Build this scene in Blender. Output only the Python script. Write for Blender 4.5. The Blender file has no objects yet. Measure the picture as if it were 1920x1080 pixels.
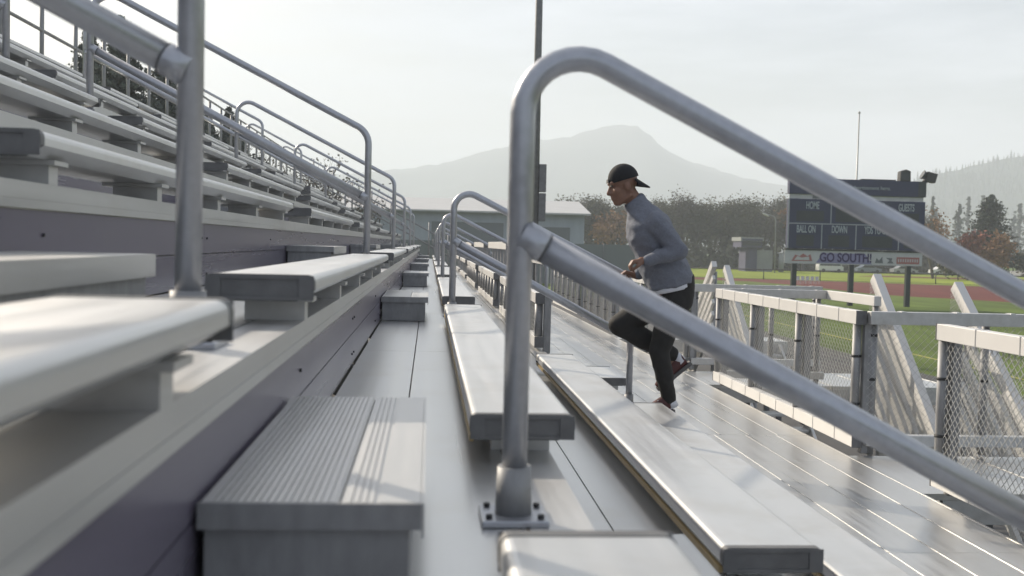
import bpy, bmesh, math, random
from mathutils import Vector, Matrix, noise
rnd = random.Random(7)
SC = bpy.context.scene
COL = SC.collection
H = 3.6                      # the camera's height above the ground; heights below are relative to the camera
R = math.radians

# ------------------------------------------------------------------ camera
cd = bpy.data.cameras.new('camera'); cam = bpy.data.objects.new('camera', cd); COL.objects.link(cam)
cd.sensor_width = 36.0; cd.lens = 37.5; cd.clip_start = 0.05; cd.clip_end = 9000
cam.location = (0, 0, H)
yaw, pitch, roll = 0.07827, 0.0406, 0.024
fwd = Vector((math.sin(yaw)*math.cos(pitch), math.cos(yaw)*math.cos(pitch), -math.sin(pitch)))
r0 = Vector((math.cos(yaw), -math.sin(yaw), 0)); u0 = r0.cross(fwd)
rt = r0*math.cos(roll) + u0*math.sin(roll); up = -r0*math.sin(roll) + u0*math.cos(roll)
cam.rotation_euler = Matrix(((rt.x, up.x, -fwd.x), (rt.y, up.y, -fwd.y), (rt.z, up.z, -fwd.z))).to_euler()
cd.dof.use_dof = True; cd.dof.focus_distance = 7.6; cd.dof.aperture_fstop = 4.6
SC.camera = cam

# ------------------------------------------------------------------ sky, sun, exposure
SUN_EL, SUN_AZ = R(29), R(-41)        # azimuth measured from +Y towards +X
w = bpy.data.worlds.new('World'); SC.world = w; w.use_nodes = True
nt = w.node_tree; nt.nodes.clear()
out = nt.nodes.new('ShaderNodeOutputWorld'); bg = nt.nodes.new('ShaderNodeBackground')
sky = nt.nodes.new('ShaderNodeTexSky'); sky.sky_type = 'NISHITA'; sky.sun_disc = False
sky.sun_elevation = SUN_EL; sky.sun_rotation = SUN_AZ; sky.dust_density = 4.0; sky.air_density = 1.0; sky.altitude = 100
# thin high cloud: a pale veil mixed into the sky by a stretched noise on the view direction
tc = nt.nodes.new('ShaderNodeTexCoord'); mp = nt.nodes.new('ShaderNodeMapping'); mp.inputs['Scale'].default_value = (1.6, 1.6, 9)
nz = nt.nodes.new('ShaderNodeTexNoise'); nz.inputs['Scale'].default_value = 2.2; nz.inputs['Detail'].default_value = 6; nz.inputs['Roughness'].default_value = .55
rp = nt.nodes.new('ShaderNodeValToRGB'); rp.color_ramp.elements[0].position = .35; rp.color_ramp.elements[1].position = .75
rp.color_ramp.elements[0].color = (.12,.12,.12,1); rp.color_ramp.elements[1].color = (.85,.85,.85,1)
mx = nt.nodes.new('ShaderNodeMixRGB'); mx.inputs['Color2'].default_value = (9.2, 9.6, 10.6, 1)
nt.links.new(tc.outputs['Generated'], mp.inputs['Vector']); nt.links.new(mp.outputs['Vector'], nz.inputs['Vector'])
nt.links.new(nz.outputs['Fac'], rp.inputs['Fac']); nt.links.new(rp.outputs['Color'], mx.inputs['Fac'])
nt.links.new(sky.outputs['Color'], mx.inputs['Color1']); nt.links.new(mx.outputs['Color'], bg.inputs['Color'])
bg.inputs['Strength'].default_value = 0.078
nt.links.new(bg.outputs['Background'], out.inputs['Surface'])
sl = bpy.data.lights.new('sun', 'SUN'); sl.energy = 5.0; sl.angle = R(0.55); sl.color = (1.0, .89, .74)
so = bpy.data.objects.new('sun', sl); COL.objects.link(so)
sd = Vector((math.sin(SUN_AZ)*math.cos(SUN_EL), math.cos(SUN_AZ)*math.cos(SUN_EL), math.sin(SUN_EL)))
so.rotation_euler = sd.to_track_quat('Z', 'Y').to_euler(); so.location = (0, 0, 60)
SC.view_settings.view_transform = 'Standard'; SC.view_settings.look = 'None'; SC.view_settings.gamma = 1.0
SC.view_settings.exposure = 0.58
SC.cycles.use_denoising = True
SC.cycles.max_bounces = 6; SC.cycles.volume_bounces = 1

# ------------------------------------------------------------------ materials
def mat(name, col, rough=.5, metal=0.0, vary=.0, scale=(1, 1, 1), nscale=4.0, bump=0.0, spots=0.0, spotcol=None, rvary=0.0, spec=.5, detail=5):
    m = bpy.data.materials.new(name); m.use_nodes = True
    t = m.node_tree; b = t.nodes['Principled BSDF']
    b.inputs['Base Color'].default_value = (*col, 1); b.inputs['Roughness'].default_value = rough
    b.inputs['Metallic'].default_value = metal; b.inputs['Specular IOR Level'].default_value = spec
    if vary or bump or spots or rvary:
        g = t.nodes.new('ShaderNodeNewGeometry'); mpn = t.nodes.new('ShaderNodeMapping'); mpn.inputs['Scale'].default_value = scale
        n = t.nodes.new('ShaderNodeTexNoise'); n.inputs['Scale'].default_value = nscale; n.inputs['Detail'].default_value = detail; n.inputs['Roughness'].default_value = .6
        t.links.new(g.outputs['Position'], mpn.inputs['Vector']); t.links.new(mpn.outputs['Vector'], n.inputs['Vector'])
        cr = t.nodes.new('ShaderNodeValToRGB'); e = cr.color_ramp.elements
        e[0].position = .3; e[1].position = .7
        e[0].color = (*[c*(1-vary) for c in col], 1); e[1].color = (*[min(1, c*(1+vary)) for c in col], 1)
        t.links.new(n.outputs['Fac'], cr.inputs['Fac']); src = cr.outputs['Color']
        if spots:
            n2 = t.nodes.new('ShaderNodeTexNoise'); n2.inputs['Scale'].default_value = 2.3; n2.inputs['Detail'].default_value = 7; n2.inputs['Roughness'].default_value = .65
            t.links.new(g.outputs['Position'], n2.inputs['Vector'])
            c2 = t.nodes.new('ShaderNodeValToRGB'); c2.color_ramp.elements[0].position = .5; c2.color_ramp.elements[1].position = .72
            c2.color_ramp.elements[0].color = (0, 0, 0, 1); c2.color_ramp.elements[1].color = (spots, spots, spots, 1)
            t.links.new(n2.outputs['Fac'], c2.inputs['Fac'])
            mm = t.nodes.new('ShaderNodeMixRGB'); mm.inputs['Color2'].default_value = (*(spotcol or [c*.5 for c in col]), 1)
            t.links.new(c2.outputs['Color'], mm.inputs['Fac']); t.links.new(src, mm.inputs['Color1']); src = mm.outputs['Color']
        t.links.new(src, b.inputs['Base Color'])
        if rvary:
            mr = t.nodes.new('ShaderNodeMapRange'); mr.inputs['From Min'].default_value = .3; mr.inputs['From Max'].default_value = .7
            mr.inputs['To Min'].default_value = max(.05, rough-rvary); mr.inputs['To Max'].default_value = min(1, rough+rvary)
            t.links.new(n.outputs['Fac'], mr.inputs['Value']); t.links.new(mr.outputs['Result'], b.inputs['Roughness'])
        if bump:
            bp = t.nodes.new('ShaderNodeBump'); bp.inputs['Strength'].default_value = bump; bp.inputs['Distance'].default_value = .02
            t.links.new(n.outputs['Fac'], bp.inputs['Height']); t.links.new(bp.outputs['Normal'], b.inputs['Normal'])
    return m
M = {}
M['alu']   = mat('weathered_aluminium', (.52, .515, .50), .40, .45, .10, (9, .35, 9), 2.0, 0, .35, (.42, .40, .37), .10)
M['deck']  = mat('deck_aluminium', (.62, .62, .61), .32, .80, .06, (16, .10, 16), 1.6, 0, .4, (.54, .51, .46), .06)
M['seat']  = mat('seat_aluminium', (.61, .61, .60), .36, .62, .07, (10, .4, 10), 2.0, 0, .45, (.44, .41, .36), .08)
M['dark_alu'] = mat('grey_cap_plastic', (.13, .13, .13), .55, 0, .2, (1, 1, 1), 12)
M['pipe']  = mat('satin_pipe', (.43, .44, .465), .35, .65, .09, (3, 3, 3), 14, 0, .3, (.34, .35, .37), .07)
M['post']  = mat('galvanised_post', (.27, .27, .27), .55, .2, .18, (3, 3, 1), 9, 0, .4, (.2, .2, .19))
M['purple'] = mat('purple_grey_riser', (.142, .127, .166), .28, .1, .10, (3, .12, 3), 1.5, 0, .3, (.19, .175, .19), .06)
M['brace'] = mat('plain_aluminium_brace', (.60, .59, .565), .48, .06, .05, (1, 1, 1), 2)
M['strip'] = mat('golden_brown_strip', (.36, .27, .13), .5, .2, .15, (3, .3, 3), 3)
M['dark']  = mat('dark_rubber', (.03, .03, .03), .6)
M['wire']  = mat('galvanised_wire', (.42, .42, .40), .45, .3)
M['steel'] = mat('underframe_steel', (.17, .17, .17), .6, .3, .2, (1, 1, 1), 6)

# ------------------------------------------------------------------ mesh helpers
class MB:
    def __init__(s): s.bm = bmesh.new()
    def box(s, x0, x1, y0, y1, z0, z1, bev=0.0):
        vs = [s.bm.verts.new(p) for p in ((x0,y0,z0),(x1,y0,z0),(x1,y1,z0),(x0,y1,z0),(x0,y0,z1),(x1,y0,z1),(x1,y1,z1),(x0,y1,z1))]
        fs = [s.bm.faces.new([vs[i] for i in q]) for q in ((3,2,1,0),(4,5,6,7),(0,1,5,4),(1,2,6,5),(2,3,7,6),(3,0,4,7))]
        if bev:
            es = list({e for f in fs for e in f.edges})
            bmesh.ops.bevel(s.bm, geom=es, offset=bev, segments=2, profile=.5, affect='EDGES', clamp_overlap=True)
        return s
    def beam(s, p, q, wd, ht, upv=(0, 0, 1)):
        p, q = Vector(p), Vector(q); d = (q-p).normalized(); sx = d.cross(Vector(upv)).normalized(); uy = sx.cross(d)
        c = []
        for b in (p, q):
            for (i, j) in ((-1,-1),(1,-1),(1,1),(-1,1)): c.append(s.bm.verts.new(b + sx*(i*wd/2) + uy*(j*ht/2)))
        for f in ((3,2,1,0),(4,5,6,7),(0,1,5,4),(1,2,6,5),(2,3,7,6),(3,0,4,7)): s.bm.faces.new([c[i] for i in f])
        return s
    def tube(s, pts, rad, n=14, cap=True):
        pts = [Vector(p) for p in pts]; rs = rad if isinstance(rad, (list, tuple)) else [rad]*len(pts)
        rings = []; ref = None
        for i, p in enumerate(pts):
            if i == 0: d = pts[1]-p
            elif i == len(pts)-1: d = p-pts[i-1]
            else: d = (pts[i+1]-p).normalized() + (p-pts[i-1]).normalized()
            d.normalize()
            if ref is None: ref = d.orthogonal().normalized()
            ref = (ref - d*ref.dot(d)).normalized(); bb = d.cross(ref)
            rings.append([s.bm.verts.new(p + (ref*math.cos(2*math.pi*k/n) + bb*math.sin(2*math.pi*k/n))*rs[i]) for k in range(n)])
        for a, b in zip(rings, rings[1:]):
            for k in range(n):
                f = s.bm.faces.new((a[k], a[(k+1)%n], b[(k+1)%n], b[k])); f.smooth = True
        if cap:
            s.bm.faces.new(list(reversed(rings[0]))); s.bm.faces.new(rings[-1])
        return s
    def prism(s, poly, y0, y1, axis='y'):     # poly in (x, z), extruded along y ; axis 'x': poly in (y, z)
        f = (lambda a, b, t: (a, t, b)) if axis == 'y' else (lambda a, b, t: (t, a, b))
        A = [s.bm.verts.new(f(a, b, y0)) for a, b in poly]; B = [s.bm.verts.new(f(a, b, y1)) for a, b in poly]
        n = len(poly)
        s.bm.faces.new(A); s.bm.faces.new(list(reversed(B)))
        for i in range(n): s.bm.faces.new((A[i], B[i], B[(i+1)%n], A[(i+1)%n]))
        return s
    def sphere(s, c, r, sc=(1, 1, 1), u=14, v=9, rot=None):
        m = Matrix.Translation(Vector(c)) @ (rot.to_4x4() if rot else Matrix.Identity(4)) @ Matrix.Diagonal((r*sc[0], r*sc[1], r*sc[2], 1))
        bmesh.ops.create_uvsphere(s.bm, u_segments=u, v_segments=v, radius=1, matrix=m); return s
    def quad(s, a, b, c, d): s.bm.faces.new([s.bm.verts.new(p) for p in (a, b, c, d)]); return s
    def mesh(s, name, m, off=(0, 0, 0), smooth=False):
        bmesh.ops.translate(s.bm, verts=s.bm.verts, vec=-Vector(off))
        bmesh.ops.recalc_face_normals(s.bm, faces=s.bm.faces)
        me = bpy.data.meshes.new(name); s.bm.to_mesh(me); s.bm.free()
        if m is not None: me.materials.append(m)
        if smooth:
            for p in me.polygons: p.use_smooth = True
        return me
    def build(s, name, m, parent=None, loc=(0, 0, 0), smooth=False):
        off = parent['_loc'] if parent is not None else loc
        me = s.mesh(name, m, off, smooth)
        o = bpy.data.objects.new(name, me); COL.objects.link(o)
        if parent is not None: o.parent = parent; o['_loc'] = (0.0, 0.0, 0.0) if False else list(off)
        else: o.location = Vector(loc) + Vector((0, 0, H)); o['_loc'] = list(loc)
        return o
def tag(o, label, cat, group=None):
    o['label'] = label; o['category'] = cat
    if group: o['group'] = group
    return o
def thing(name, label, cat, loc=(0, 0, 0), group=None):
    o = bpy.data.objects.new(name, None); COL.objects.link(o); o.empty_display_size = .2
    o.location = Vector(loc) + Vector((0, 0, H)); o['_loc'] = [float(v) for v in loc]
    return tag(o, label, cat, group)
def structure(o): o['kind'] = 'structure'; return o
def kids(o): return [c for c in bpy.data.objects if c.parent == o]
TREE = {}
def dup(root, label, shift, group=None, rz=0.0, scale=None):
    """copy a thing with its parts and their sub-parts"""
    def cp(o, par):
        c = o.copy(); COL.objects.link(c)
        if par is not None: c.parent = par
        for k in list(o.children): cp(k, c)
        return c
    c = cp(root, None); c.location = root.location + Vector(shift)
    c.rotation_euler.z += rz
    if scale: c.scale = scale
    c['label'] = label
    if group: c['group'] = group
    return c
def bend(a, corner, b, r, n=7):
    """points from a to b through a rounded corner"""
    a, c, b = Vector(a), Vector(corner), Vector(b)
    d1 = (a-c).normalized(); d2 = (b-c).normalized(); ang = d1.angle(d2); t = r/math.tan(ang/2)
    p1 = c+d1*t; p2 = c+d2*t; cen = c + (d1+d2).normalized()*(r/math.sin(ang/2))
    v1 = p1-cen; v2 = p2-cen; tot = v1.angle(v2); ax = v1.cross(v2).normalized()
    return [cen + Matrix.Rotation(tot*i/n, 3, ax) @ v1 for i in range(n+1)]
def mesh_screen(mb, o, u, v, L, Hh, sp=.06, r=.0014):
    """chain-link wire: two families of diagonal strands in the rectangle o + s*u + t*v"""
    o, u, v = Vector(o), Vector(u).normalized(), Vector(v).normalized()
    nrm = u.cross(v)
    k = -Hh
    while k < L:
        for sg in (0, 1):
            s0, s1 = k, k+Hh; t0, t1 = 0.0, Hh
            if s0 < 0: t0 = -s0; s0 = 0
            if s1 > L: t1 = Hh-(s1-L); s1 = L
            if t1-t0 > .01:
                a = (s0, t0); b = (s1, t1)
                if sg: a = (s0, Hh-t0); b = (s1, Hh-t1)
                A = o+u*a[0]+v*a[1]+nrm*(.0018*(1-2*sg)); B = o+u*b[0]+v*b[1]+nrm*(.0018*(1-2*sg))
                mb.tube([A, B], r, 4, False)
        k += sp
    return mb
ORD = ['zeroth', 'first', 'second', 'third', 'fourth', 'fifth', 'sixth', 'seventh', 'eighth', 'ninth', 'tenth', 'eleventh']

# ------------------------------------------------------------------ grandstand layout
RISE, RUN, XR = .325, .63, -.315
Y0, YN, YE = 2.03, 5.67, 35.2
NA = 6
aisles = [Y0+YN*i for i in range(NA)]
TZ = lambda k: -.53+RISE*k                 # height of tread k
TX = lambda k: XR-RUN*k                    # x of the riser behind tread k (its uphill edge)
KTOP = 7
WZ = TZ(-3)
AISLE_NAME = ['nearest aisle', "runner's aisle", 'first aisle beyond the runner', 'second aisle beyond the runner', 'third aisle beyond the runner', 'farthest aisle']

gs = thing('grandstand', 'stepped aluminium grandstand deck with purple risers and a long front walkway', 'grandstand', (0, 10, -3.6))
def planks(x0, x1, z, y0, y1, n, mname='deck', gap=.005, th=.04, joints=(), ribs=False, name='deck_plank'):
    wd = (x1-x0)/n
    for i in range(n):
        a, b = x0+i*wd+gap/2, x0+(i+1)*wd-gap/2
        mb = MB(); ys = [y0]+sorted(joints)+[y1]
        for s, e in zip(ys, ys[1:]):
            mb.box(a, b, s+.0015, e-.0015, z-th, z)
            if ribs:      # the raised lips along the edge of a walkway plank
                mb.box(b-.013, b-.001, s+.0015, e-.0015, z-.001, z+.0042)
        mb.build(name, M[mname], gs)
for k in range(-2, KTOP+1):
    ya, yb = -3.0, (8.45 if k == -2 else YE)
    x0 = TX(k); x1 = TX(k-1)
    jo = [j for j in (-.4+1.9*((k*3) % 3), 5.2, 11.1+((k*2) % 3)*.7, 17.3, 23.2, 29.5) if ya < j < yb]
    planks(x0+.004, x0+.51, TZ(k), ya, yb, 2, joints=jo)
    # nosing: front strip with a turned-down lip
    nb = MB(); ys = [ya]+[j+.8 for j in jo if j+.8 < yb]+[yb]
    for s, e in zip(ys, ys[1:]):
        nb.box(x0+.514, x1+.004, s+.001, e-.001, TZ(k)-.04, TZ(k)+.001)
        nb.box(x1-.008, x1+.006, s+.001, e-.001, TZ(k)-.062, TZ(k)-.0405)
    nb.build('nosing', M['alu'], gs)
    # riser under the nosing down to the tread below, two boards
    zb = TZ(k-1); zt = TZ(k)-.064; zm = zb+(zt-zb)*.52
    rb = MB(); ys = [ya]+[j-.6 for j in jo]+[yb]
    for s, e in zip(ys, ys[1:]):
        rb.box(x1-.022, x1-.004, s+.001, e-.001, zb+.004, zm-.002); rb.box(x1-.022, x1-.004, s+.001, e-.001, zm+.002, zt)
        for f in [s+.05, e-.05]+[s+.05+1.83*i for i in range(1, int((e-s)/1.83))]:
            for zz in (zb+.05, zt-.06): rb.tube([(x1-.0039, f, zz), (x1+.001, f, zz)], .0048, 6)
    o = rb.build('riser_panel', M['purple'], gs); o.data.materials.append(M['dark'])
    for p in o.data.polygons:
        if p.area < .0002: p.material_index = 1
# side boards where the low rows stop
MB().box(TX(-2), TX(-3), 8.451, 8.47, WZ+.004, TZ(-2)-.045).box(TX(-1), TX(-2)-.03, 8.455, 8.47, WZ+.004, TZ(-2)-.045).build('riser_panel', M['purple'], gs)
MB().box(TX(-2)-.022, TX(-2)-.004, 8.48, YE, WZ+.004, TZ(-2)+.0).build('riser_panel', M['purple'], gs)
# walkway
planks(TX(-3)+.006, 3.13, WZ, -3, 8.47, 6, mname='deck', ribs=True, joints=[1.2, 5.15, 7.45], name='walkway_plank')
planks(TX(-2)+.006, 3.13, WZ, 8.474, 40.0, 9, mname='deck', ribs=True, joints=[11.4, 14.2, 19.7, 26.0, 32], name='walkway_plank')
MB().box(2.98, 3.06, -3, 40, WZ-.26, WZ-.045).build('edge_channel', M['alu'], gs)
# sloping stringers and legs that carry it
for y in [-.9+3.0*i for i in range(13)]:
    mb = MB()
    mb.beam((TX(-3), y, WZ-.16), (TX(KTOP), y, TZ(KTOP)-.19), .08, .16)
    mb.beam((TX(-3), y, WZ-.12), (3.2, y, WZ-.12), .08, .14)
    for x in (-4.3, -2.4, -.5, 1.4, 3.1):
        zt = WZ-.2 if x > 1.3 else TZ(-3)+(TX(-3)-x)*RISE/RUN-.25
        mb.box(x-.05, x+.05, y-.05, y+.05, -3.6, zt)
    mb.build('support_frame', M['steel'], gs)

# ------------------------------------------------------------------ benches
SW, ST = .252, .060
def seat_profile():
    c = .034; q = .017; rr = [(q*(1-math.cos(R(a))), q*(1-math.sin(R(a)))) for a in (0, 22, 45, 68, 90)]
    return [(0, c*.55), (c*.6, 0), (SW-c*1.2, 0), (SW, c*.75)]+[(SW-a, ST-b) for a, b in rr]+[(a, ST-b) for a, b in reversed(rr)]
def make_bench(k, ya, yb, label, group):
    x0 = .108-RUN*k; zt = -.41+RISE*k; z0 = zt-ST
    t = thing('bench', label, 'bench', (x0+SW/2, ya, TZ(k)), group)
    pr = [(x0+a, z0+b) for a, b in seat_profile()]
    mb = MB(); L = yb-ya
    mb.prism(pr, ya+.012, yb-.012)
    mb.build('seat_plank', M['seat'], t)
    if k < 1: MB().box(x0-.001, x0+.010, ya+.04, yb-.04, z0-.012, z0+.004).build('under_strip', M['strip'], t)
    for ye, sg in ((ya, 1), (yb, -1)):
        c = MB()
        o2 = [(x0+SW/2+(a-SW/2)*1.012, z0+ST/2+(b-ST/2)*1.05) for a, b in seat_profile()]
        c.prism(o2, ye+sg*.004, ye+sg*.03)
        # raised rim round a sunk field
        for (xa, xb, za, zb) in ((0, .035, 0, ST), (SW-.035, SW, 0, ST), (.0352, SW-.0352, 0, .010), (.0352, SW-.0352, ST-.010, ST)):
            c.box(x0+xa, x0+xb, min(ye, ye+sg*.004), max(ye, ye+sg*.004), z0+za+.001, z0+zb-.001)
        c.build('end_cap', M['dark_alu'], t)
    n = max(2, round(L/1.16)+1)
    ybs = [ya+.21+(L-.42)*i/(n-1) for i in range(n)] if L > .6 else [ya+L/2]
    for y in ybs:
        b = MB()
        b.box(x0+.062, x0+SW-.04, y-.032, y+.032, TZ(k)+.001, z0-.012)
        b.box(x0+.03, x0+SW-.02, y-.05, y+.05, z0-.0118, z0-.0005)
        b.build('bracket', M['alu'], t)
    return t
GB = 'benches of the grandstand'
def row_words(k): return ORD[k+3]+' row up'
bays = [(-2.0, 1.51)]+[(aisles[i]+.515, aisles[i+1]-.515) for i in range(NA-1)]+[(aisles[-1]+.515, YE-.2)]
BAY_NAME = ['near the camera before the nearest aisle', "between the nearest aisle and the runner's aisle", 'in the first bay past the runner', 'in the second bay past the runner',
            'in the third bay past the runner', 'in the fourth bay past the runner', 'in the farthest bay']
for k in range(-2, KTOP+1):
    base = None
    for b, (ya, yb) in enumerate(bays):
        if b == 0 and k not in (0, 1): continue
        if k < 0 and b > 1: continue
        lab = 'aluminium bench plank, '+row_words(k)+', '+BAY_NAME[b]
        if b == 1: base = make_bench(k, ya, yb, lab, GB)
        elif 1 < b < 6: dup(base, lab, (0, YN*(b-1), 0), GB)
        else: make_bench(k, ya, yb, lab, GB)
# two short bench stubs on the far side of the runner's aisle
tag(make_bench(-2, 8.5, 9.35, '', GB), 'short bench stub with dark end cap, low beside the walkway past the runner', 'bench', GB)

# ------------------------------------------------------------------ aisle steps
def make_step(k, yc, label):
    xa, xb = TX(k)+.004, TX(k)+.311; zt = TZ(k)+RISE/2; ya, yb = yc-.54, yc+.49
    t = thing('aisle_step', label, 'step', ((xa+xb)/2, yc, TZ(k)), 'half steps in the aisles')
    mb = MB()
    for (p, q) in ((xa, xa+.191), (xa+.194, xb)):
        mb.box(p, q, ya+.004, yb, zt-.03, zt-.002)
    x = xa+.014
    while x < xb-.066:
        if abs(x-(xa+.1925)) > .006: mb.box(x-.0034, x+.0034, ya+.005, yb-.001, zt-.0021, zt+.0012)
        x += .0106
    mb.box(xb-.058, xb-.0005, ya+.005, yb-.001, zt-.0021, zt+.0012)
    mb.build('tread_plate', M['alu'], t)
    MB().box(xa-.001, xb+.001, ya-.004, ya+.0035, zt-.036, zt+.001).build('front_lip', M['post'], t)
    MB().box(xb+.0005, xb+.005, ya+.0036, yb, zt-.05, zt+.0008).build('side_lip', M['alu'], t)
    MB().box(xa+.006, xb-.025, ya+.012, ya+.024, TZ(k)+.004, zt-.031).box(xb-.025, xb-.016, ya+.012, yb-.005, TZ(k)+.004, zt-.031).box(xa+.006, xb-.026, yb-.017, yb-.005, TZ(k)+.004, zt-.031).build('step_box', M['post'], t)
    return t
for k in range(-2, KTOP):
    base = None
    for i, yc in enumerate(aisles):
        if k < 0 and i > 1: continue
        if i == 0 and k > 2: continue
        lab = 'ribbed half step box in the '+AISLE_NAME[i]+', '+ORD[k+3]+' step up'
        if base is None: base = make_step(k, yc, lab); b0 = yc
        else: dup(base, lab, (0, yc-b0, 0), 'half steps in the aisles')

# ------------------------------------------------------------------ aisle handrails
PR = .0243
def base_plate(t, x, y, z):
    MB().box(x-.064, x+.064, y-.066, y+.066, z+.001, z+.014, .003).build('base_plate', M['pipe'], t)
    MB().tube([(x, y, z+.0145), (x, y, z+.105)], [.036, .033], 18).build('socket', M['post'], t)
    for dx in (-.049, .049):
        for dy in (-.045, .045):
            MB().tube([(x+dx, y+dy, z+.0145), (x+dx, y+dy, z+.022)], .0065, 6).build('bolt', M['dark'], t)
def make_rail(kind, y, label):
    if kind == 'low':
        xu, zu, xl, zl = .172, TZ(0), 1.483, TZ(-2); ztop, slope, zmid = .422, -.495, .02; smid = -.525
    elif kind == 'mid':
        xu, zu, xl, zl = -2.383, TZ(4), -.447, TZ(1); ztop = None
    else:
        xu, zu, xl, zl = -4.20, TZ(7), -2.95, TZ(5); ztop = None
    t = thing('aisle_handrail', label, 'handrail', (xl, y, zl), 'handrails down the aisles')
    if kind == 'low': cu = (xu, y, ztop); cl = (xl, y, ztop+slope*(xl-xu))
    elif kind == 'mid': sl_ = -.505; cl = (xl, y, .775); cu = (xu, y, .775+sl_*(xu-xl))
    else: sl_ = -.51; cl = (xl, y, TZ(5)+.94); cu = (xu, y, cl[2]+sl_*(xu-xl))
    rr = .108 if kind == 'low' else .14
    pts = [(xu, y, zu+.02)]+bend((xu, y, zu), cu, cl, rr, 9)+bend(cu, cl, (xl, y, zl), .14, 7)+[(xl, y, zl+.02)]
    MB().tube(pts, PR, 20).build('rail_pipe', M['pipe'], t)
    if kind == 'low': a, b = (xu, y, zmid), (xl, y, zmid+smid*(xl-xu))
    elif kind == 'mid': a, b = (xl, y, .305), (xu, y, .305-.515*(xu-xl))
    else: a, b = (xl, y, TZ(5)+.47), (xu, y, TZ(5)+.47-.515*(xu-xl))
    A, B = Vector(a), Vector(b); d = (B-A).normalized()
    MB().tube([A+d*.02, B-d*.02], PR*1.17, 20).build('mid_rail', M['pipe'], t)
    for e, s in ((A, 1), (B, -1)):
        MB().tube([e+d*(s*.002), e+d*(s*.036), e+d*(s*.050), e+d*(s*.053)], [PR*1.36, PR*1.30, PR*1.27, PR*1.17], 20).build('tee_fitting', M['pipe'], t)
        MB().tube([e+d*(s*.0532), e+d*(s*.0552)], [PR*1.22, PR*1.22], 20).build('weld_seam', M['dark_alu'], t)
    base_plate(t, xu, y, zu); base_plate(t, xl, y, zl)
    return t
for kind, wd in (('low', 'lower'), ('mid', 'middle'), ('top', 'upper')):
    base = None
    for i, yc in enumerate(aisles):
        if kind == 'top' and i == 0: continue
        lab = wd+' grey pipe handrail in the '+AISLE_NAME[i]+(' with a rounded top bend' if kind == 'low' else ' running uphill')
        if base is None: base = make_rail(kind, yc, lab); b0 = yc
        else: dup(base, lab, (0, yc-b0, 0), 'handrails down the aisles')

# ------------------------------------------------------------------ guard panels of beams, posts and chain link
def guard(name, label, cat, x, ya, yb, zb, zt, beam_h=.1, beam_w=.075, nmid=2, screen=True, group=None, ties=True, double=True, zpost=None, sp=.06):
    t = thing(name, label, cat, (x, (ya+yb)/2, zb), group)
    for nme, zc in (('top_beam', zt-beam_h/2), ('bottom_beam', zb+beam_h/2)):
        mb = MB().box(x-beam_w/2, x+beam_w/2, ya, yb, zc-beam_h/2, zc+beam_h/2, .004); y = ya+.35
        while ties and y < yb-.1:
            mb.box(x-beam_w/2-.0025, x+beam_w/2+.0025, y-.004, y+.004, zc-beam_h/2-.0025, zc+beam_h/2+.0025); y += .47
        o = mb.build(nme, M['brace'], t); o.data.materials.append(M['post'])
        for p in o.data.polygons:
            if p.area < .0012 and ties: p.material_index = 1
    for e, s in ((ya, 1), (yb, -1)):
        for (p, q) in ((zt-beam_h-.002, zt+.002), (zb-.002, zb+beam_h+.002)):
            MB().box(x-beam_w/2-.003, x+beam_w/2+.003, min(e-.004*s, e+.003*s)-.0005, max(e-.004*s, e+.003*s)+.0005, p, q).build('beam_cap', M['dark_alu'], t)
    zp = zpost if zpost is not None else zb-.05
    ys = [ya+.05]+[ya+(yb-ya)*(i+1)/(nmid+1) for i in range(nmid)]+[yb-.05]
    for i, y in enumerate(ys):
        end = i in (0, len(ys)-1)
        p = MB(); p.box(x+beam_w/2+.002, x+beam_w/2+.06, y-.032, y+.032, zp, zt-.012, .006)
        po = p.build('post', M['post'], t)
        if screen:
            MB().tube([(x+.0, y+.02, zb+beam_h+.001), (x+.0, y+.02, zt-beam_h-.001)], .033, 14).build('fence_pipe', M['post'], t)
            for z in (zb+.32, zb+.68):
                if z < zt-.15: MB().tube([(x+.0, y+.02, z-.009), (x+.0, y+.02, z+.009)], .037, 14).build('tie_ring', M['dark'], t)
    if screen:
        mesh_screen(MB(), (x, ya+.03, zb+beam_h), (0, 1, 0), (0, 0, 1), yb-ya-.06, zt-zb-2*beam_h, sp, .0022 if yb < 7 else .0014).build('chain_link', M['wire'], t)
    return t
FX = 3.21
GF = 'guard fences along the walkway edge'
ZT, ZB = -.43, -1.45
guard('guard_fence', 'nearest aluminium guard fence at right edge of walkway, running out of frame', 'fence', FX, .9, 6.43, ZB, ZT, nmid=3, group=GF)
guard('guard_fence', 'aluminium chain-link guard fence right of the runner, between two walkway openings', 'fence', FX, 7.68, 11.6, ZB, ZT, nmid=2, group=GF)
guard('guard_fence', "aluminium guard fence just behind the runner's legs at the walkway edge", 'fence', FX, 12.95, 17.3, ZB, ZT, nmid=2, group=GF, sp=.08)
guard('guard_fence', "aluminium guard fence left of the runner's knee at the walkway edge", 'fence', FX, 18.26, 21.7, ZB, ZT, nmid=3, group=GF, sp=.1)
guard('guard_fence', 'second farthest aluminium guard fence along the far walkway edge', 'fence', FX, 22.5, 27.0, ZB, ZT, nmid=4, group=GF, sp=.12)
guard('guard_fence', 'farthest aluminium guard fence along the far walkway edge', 'fence', FX, 28.2, 39.5, ZB, ZT, nmid=7, group=GF, screen=False)
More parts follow.
